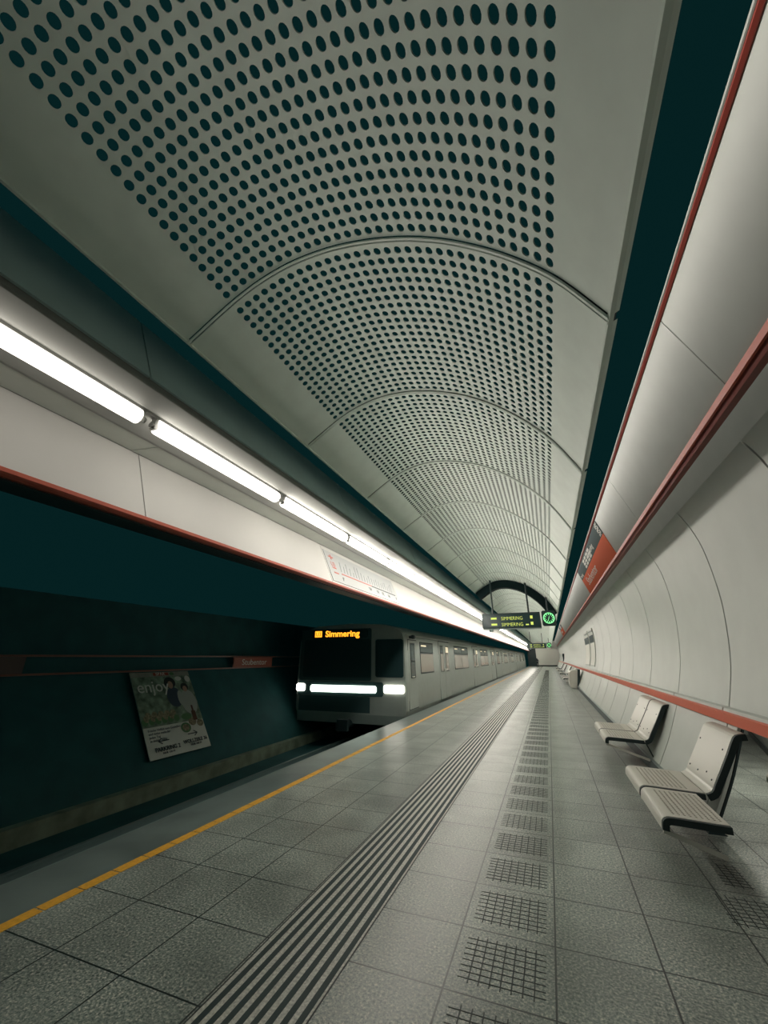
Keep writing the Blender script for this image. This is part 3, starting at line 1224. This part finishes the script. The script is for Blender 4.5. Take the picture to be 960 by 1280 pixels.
pq(mb, 0.83, 0.90, 0.34, 0.46, 0.020, mat('poster_bottle', (0.12, 0.05, 0.03), .4))
pq(mb, 0.85, 0.88, 0.46, 0.53, 0.020, mat('poster_bottle_neck', (0.12, 0.05, 0.03), .4))
put(mb.build('food_items'), e)


def ptext(nm, body, size, u, v, m, sx=1.0, off=0.0):
    put(text(nm, body, size, pp(u, v, 0.018), (0, 1, 0), pu, m, None, sx=sx, off=off), e)


ptext('enjoy_lettering', 'enjoy', 0.46, 0.05, 0.745, MT['paper'], 0.95)
mb = MB()
pq(mb, 0.36, 0.62, 0.952, 0.99, 0.015, MT['redink'])
disc(mb, 0.68, 0.97, 0.04, 0.022, 0.016, MT['green'])
put(mb.build('logo_field'), e)
ptext('logo_lettering', 'SPAR', 0.12, 0.40, 0.955, MT['paper'], 1.1)
ptext('small_print', 'Frische Vielfalt zum Genießen\nund vieles mehr für\njeden Tag\nin deiner Nähe', 0.082, 0.06, 0.29, MT['greyink'], 0.95)
ptext('address_lettering', 'PARKRING 2', 0.135, 0.10, 0.07, MT['ink'], 0.95, 0.003)
ptext('address_lettering', 'WOLLZEILE 36', 0.125, 0.55, 0.09, MT['ink'], 0.95, 0.003)
ptext('small_print', 'NUR 100 M', 0.07, 0.2, 0.035, MT['ink'])
ptext('small_print', 'NUR 100 M', 0.07, 0.66, 0.055, MT['ink'])
mb = MB()
for (u, v, d) in ((0.26, 0.175, -1), (0.74, 0.19, 1)):
    pq(mb, u - 0.08, u + 0.08, v - 0.005, v + 0.005, 0.016, MT['ink'])
    tip = pp(u + 0.085 * d, v, 0.016)
    for sgn in (-1, 1):
        tail = pp(u + 0.03 * d, v + 0.03 * sgn, 0.016)
        mb.bar(tail, tip, 0.02, 0.004, MT['ink'], pn)
put(mb.build('arrows'), e)

# ------------------------------------------------------------------ train
TXR, TXL = -4.60, -8.95
TC = (TXR + TXL) / 2


def car_profile():
    r = [(TXR - .06, -0.35), (TXR - .02, 0.02), (TXR, 0.10), (TXR, 1.10), (TXR - .03, 2.35), (TXR - .10, 2.60), (TXR - .30, 2.78), (TXR - .8, 2.93), (TC, 2.99)]
    l = [(2 * TC - x, z) for x, z in r[:-1]][::-1]
    return r + l


TY = 13.75
train = empty('metro_train', (TC, TY, -0.95), 'grey metro train at the platform, lit white bar and orange destination on its front', 'train')
CARL = 25.4


def car(y0, cab):
    mb = MB()
    pr = car_profile()
    mb.prism(pr, y0 + (0.10 if cab else 0.0), y0 + CARL, MT['train'])
    body = put(mb.build('car_body', smooth=True), train)
    if not cab:
        mb = MB()
        mb.prism([(x * .94 + TC * .06, z * .96) for x, z in pr], y0 - 0.5, y0, MT['black'])
        g = put(mb.build('gangway'), train)
    # doors and windows along the platform side; local positions
    items = []
    if cab:
        items.append(('cab_door', 0.25, 1.35))
        items.append(('window', 1.75, 3.70))
    d0 = 4.7
    for i in range(3):
        items.append(('door', d0 + 9.0 * i - 0.05 * i, d0 + 9.0 * i + 2.1))
        if i < 2:
            items.append(('window_pair', d0 + 9.0 * i + 3.3, d0 + 9.0 * i + 7.3))
    if not cab:
        items.append(('window', 1.2, 3.5))

    def sx(z):
        return TXR - (0 if z < 1.1 else (z - 1.1) * 0.024)

    def side_panel(mb, y0_, y1_, z0, z1, o0, o1, m):
        mb.prism([(sx(z0) + o0, z0), (sx(z0) + o1, z0), (sx(z1) + o1, z1), (sx(z1) + o0, z1)], y0_, y1_, m)

    def window(par, a, b, z0=1.20, z1=2.36, bars=0):
        f = MB()
        side_panel(f, a, b, z0, z1, -0.005, 0.008, MT['black'])
        fo = put(f.build('window', None), train)
        fo.parent = body
        fo.data.transform(Matrix.Translation(train.location - train.location))
        g = MB()
        n = bars + 1
        wl = (b - a) / n
        for q in range(n):
            a2, b2 = a + wl * q + 0.05, a + wl * (q + 1) - 0.05
            side_panel(g, a2, b2, z0 + .05, z0 + (z1 - z0) * .62, 0.008, 0.012, MT['glass'])
            side_panel(g, a2, b2, z0 + (z1 - z0) * .67, z1 - .05, 0.008, 0.012, MT['glassdark'])
            side_panel(g, a2 + .1, b2 - (b2 - a2) * .55, z1 - .17, z1 - .11, 0.012, 0.013, MT['cabin'])
        go = put(g.build('pane'), train)
        go.parent = body
        return fo

    for kind, a, b in items:
        a += y0
        b += y0
        if kind == 'window':
            window(body, a, b)
        elif kind == 'window_pair':
            window(body, a, b, bars=1)
        elif kind == 'cab_door':
            mb = MB()
            side_panel(mb, a, b, 0.10, 2.40, 0.0, 0.004, MT['black'])
            side_panel(mb, a + .03, b - .03, 0.13, 2.37, 0.004, 0.012, MT['train'])
            side_panel(mb, a + .25, b - .3, 1.10, 2.28, 0.012, 0.016, MT['black'])
            side_panel(mb, a + .30, b - .35, 1.15, 1.62, 0.016, 0.02, MT['glassdark'])
            side_panel(mb, a + .30, b - .35, 1.68, 2.23, 0.016, 0.02, MT['glassdark'])
            put(mb.build('cab_door'), train).parent = body
            mb = MB()
            side_panel(mb, a + .35, a + .6, 1.13, 1.16, 0.016, 0.05, MT['seat'])
            put(mb.build('handle'), train).parent = body
        else:
            mb = MB()
            mid = (a + b) / 2
            side_panel(mb, a - .03, b + .03, 0.06, 2.50, 0.0, 0.006, MT['black'])
            for (p, q) in ((a, mid - .012), (mid + .012, b)):
                side_panel(mb, p, q, 0.07, 2.46, 0.006, 0.016, MT['train'])
                side_panel(mb, p + .22, q - .22, 1.18, 2.30, 0.016, 0.020, MT['black'])
                side_panel(mb, p + .26, q - .26, 1.22, 1.95, 0.020, 0.024, MT['glass'])
                side_panel(mb, p + .26, q - .26, 2.00, 2.26, 0.020, 0.024, MT['cabin'] if (p + q) % 2 < 1.2 else MT['glassdark'])
            put(mb.build('door'), train).parent = body
            mb = MB()
            for p in (mid - .22, mid + .08):
                side_panel(mb, p, p + .14, 1.22, 1.30, 0.016, 0.06, MT['paper'])
            put(mb.build('handle'), train).parent = body
    # belt line and roof gutter
    mb = MB()
    side_panel(mb, y0 + .12, y0 + CARL - .02, 2.52, 2.56, 0.0, 0.02, MT['train'])
    put(mb.build('gutter'), train).parent = body
    mb = MB()
    mb.box(TXL + .5, TXR - .5, y0 + 2.2, y0 + 5.2, -0.94, -0.35, MT['black'])
    mb.box(TXL + .5, TXR - .5, y0 + CARL - 5.2, y0 + CARL - 2.2, -0.94, -0.35, MT['black'])
    put(mb.build('bogie'), train).parent = body
    return body


bodies = [car(TY, True)] + [car(TY + (CARL + .5) * i, False) for i in (1, 2)]
# front
mb = MB()
pr = car_profile()
ins = [(TC + (x - TC) * 0.985, z if z > 0 else z * .8) for x, z in pr]
i0 = len(mb.v)
n = len(pr)
mb.v += [(x, TY + .10, z) for x, z in pr] + [(x, TY, max(z, -0.05) if z < 0 else z * 0.995) for x, z in ins]
k = mb.mi(MT['train'])
for a in range(n):
    b = (a + 1) % n
    mb.f.append((i0 + a, i0 + b, i0 + n + b, i0 + n + a))
    mb.m.append(k)
mb.f.append(tuple(range(i0 + n, i0 + 2 * n)))
mb.m.append(k)
front = put(mb.build('cab_front'), train)


def fbox(name, x0, x1, z0, z1, d, m, parent=front, d0=0.0, cham=0.05):
    mb = MB()
    c = min(cham, (x1 - x0) / 3, (z1 - z0) / 3)
    mb.prism([(x0 + c, z0), (x1 - c, z0), (x1, z0 + c), (x1, z1 - c), (x1 - c, z1), (x0 + c, z1), (x0, z1 - c), (x0, z0 + c)], TY - d, TY - d0, m)
    o = put(mb.build(name), train)
    o.parent = parent
    return o


fbox('front_mask', TXL + .10, -5.90, 1.02, 2.80, 0.010, MT['traindark'])
fbox('windshield', TXL + .25, -5.93, 1.12, 2.42, 0.018, MT['glassdark'], d0=.01)
fbox('side_window', -5.74, -4.70, 1.14, 2.40, 0.018, MT['glassdark'])
fbox('window_post', -5.90, -5.78, 1.05, 2.45, 0.016, MT['train'])
fbox('lamp_surround', TXL + .08, -5.45, 0.52, 0.98, 0.014, MT['traindark'])
fbox('light_bar', -8.32, -5.70, 0.63, 0.86, 0.045, MT['bar'])
fbox('headlight', -5.42, -4.68, 0.64, 0.90, 0.05, MT['light'])
fbox('headlight', -8.92, -8.56, 0.64, 0.90, 0.05, MT['light'])
fbox('destination_display', -8.35, -6.05, 2.46, 2.78, 0.03, MT['glassdark'])
t = text('destination_lettering', 'Simmering', 0.30, (-7.80, TY - 0.034, 2.53), (1, 0, 0), (0, 0, 1), MT['orange'], None, sx=1.12, off=0.008)
put(t, train)
t.parent = front
mb = MB()
mb.box(-8.25, -7.95, TY - .034, TY - .03, 2.52, 2.74, MT['orange'])
o = put(mb.build('line_symbol'), train)
o.parent = front
t = text('line_lettering', 'U3', 0.2, (-8.22, TY - 0.037, 2.56), (1, 0, 0), (0, 0, 1), MT['glassdark'], None)
put(t, train)
t.parent = front
mb = MB()
mb.box(TXL + .15, -5.95, TY - .012, TY, 0.0, 0.50, MT['traindark'])  # dark sheet painting the shade on the lower left of the front
o = put(mb.build('apron_shade'), train)
o.parent = front
mb = MB()
mb.cyl((TC, TY - .35, -.35), (TC, TY + .3, -.35), 0.14, MT['black'], 12)
mb.box(TC - .2, TC + .2, TY - .45, TY - .3, -.52, -.18, MT['black'])
o = put(mb.build('coupler'), train)
o.parent = front
mb = MB()
mb.cyl((TXR - .03, TY + .5, 2.48), (TXR + .13, TY + .5, 2.48), 0.05, MT['black'], 10)
mb.cyl((TXR + .11, TY + .42, 2.48), (TXR + .11, TY + .60, 2.48), 0.07, MT['black'], 12)
o = put(mb.build('side_camera'), train)
o.parent = front

# ------------------------------------------------------------------ distant person walking at the end of the platform


def person(loc):
    J = [((0, 0, 0.95), .13, None), ((0, 0, 1.15), .13, 0), ((0, 0, 1.38), .15, 1), ((0, 0, 1.50), .06, 2), ((0, 0, 1.60), .085, 3), ((0, 0, 1.72), .08, 4),
         ((-.10, 0, .90), .10, 0), ((-.11, -.12, .50), .07, 6), ((-.11, -.10, .08), .045, 7), ((-.11, -.24, .04), .035, 8),
         ((.10, 0, .90), .10, 0), ((.11, .12, .50), .07, 10), ((.11, .30, .12), .045, 11), ((.11, .18, .05), .035, 12),
         ((-.20, 0, 1.40), .06, 2), ((-.26, .05, 1.12), .045, 14), ((-.25, -.08, .90), .035, 15),
         ((.20, 0, 1.40), .06, 2), ((.27, -.05, 1.12), .045, 17), ((.25, -.20, .92), .035, 18)]
    me = bpy.data.meshes.new('person')
    me.from_pydata([j[0] for j in J], [(i, j[2]) for i, j in enumerate(J) if j[2] is not None], [])
    o = bpy.data.objects.new('person', me)
    COL.objects.link(o)
    o.modifiers.new('skin', 'SKIN')
    for i, j in enumerate(J):
        v = me.skin_vertices[0].data[i]
        v.radius = (j[1], j[1])
        v.use_root = i == 0
    ss = o.modifiers.new('sub', 'SUBSURF')
    ss.levels = ss.render_levels = 1
    me.materials.append(MT['cloth'])
    o.location = loc
    mb = MB()
    mb.box(-.16, .16, -.02, .16, 1.0, 1.35, MT['paper'])
    b = mb.build('backpack')
    b.parent = o
    b.location = (0, .12, 0)
    return o


p = person((-2.15, 84, 0))
tag(p, 'distant person in dark clothes walking at the far end of the platform', 'person')
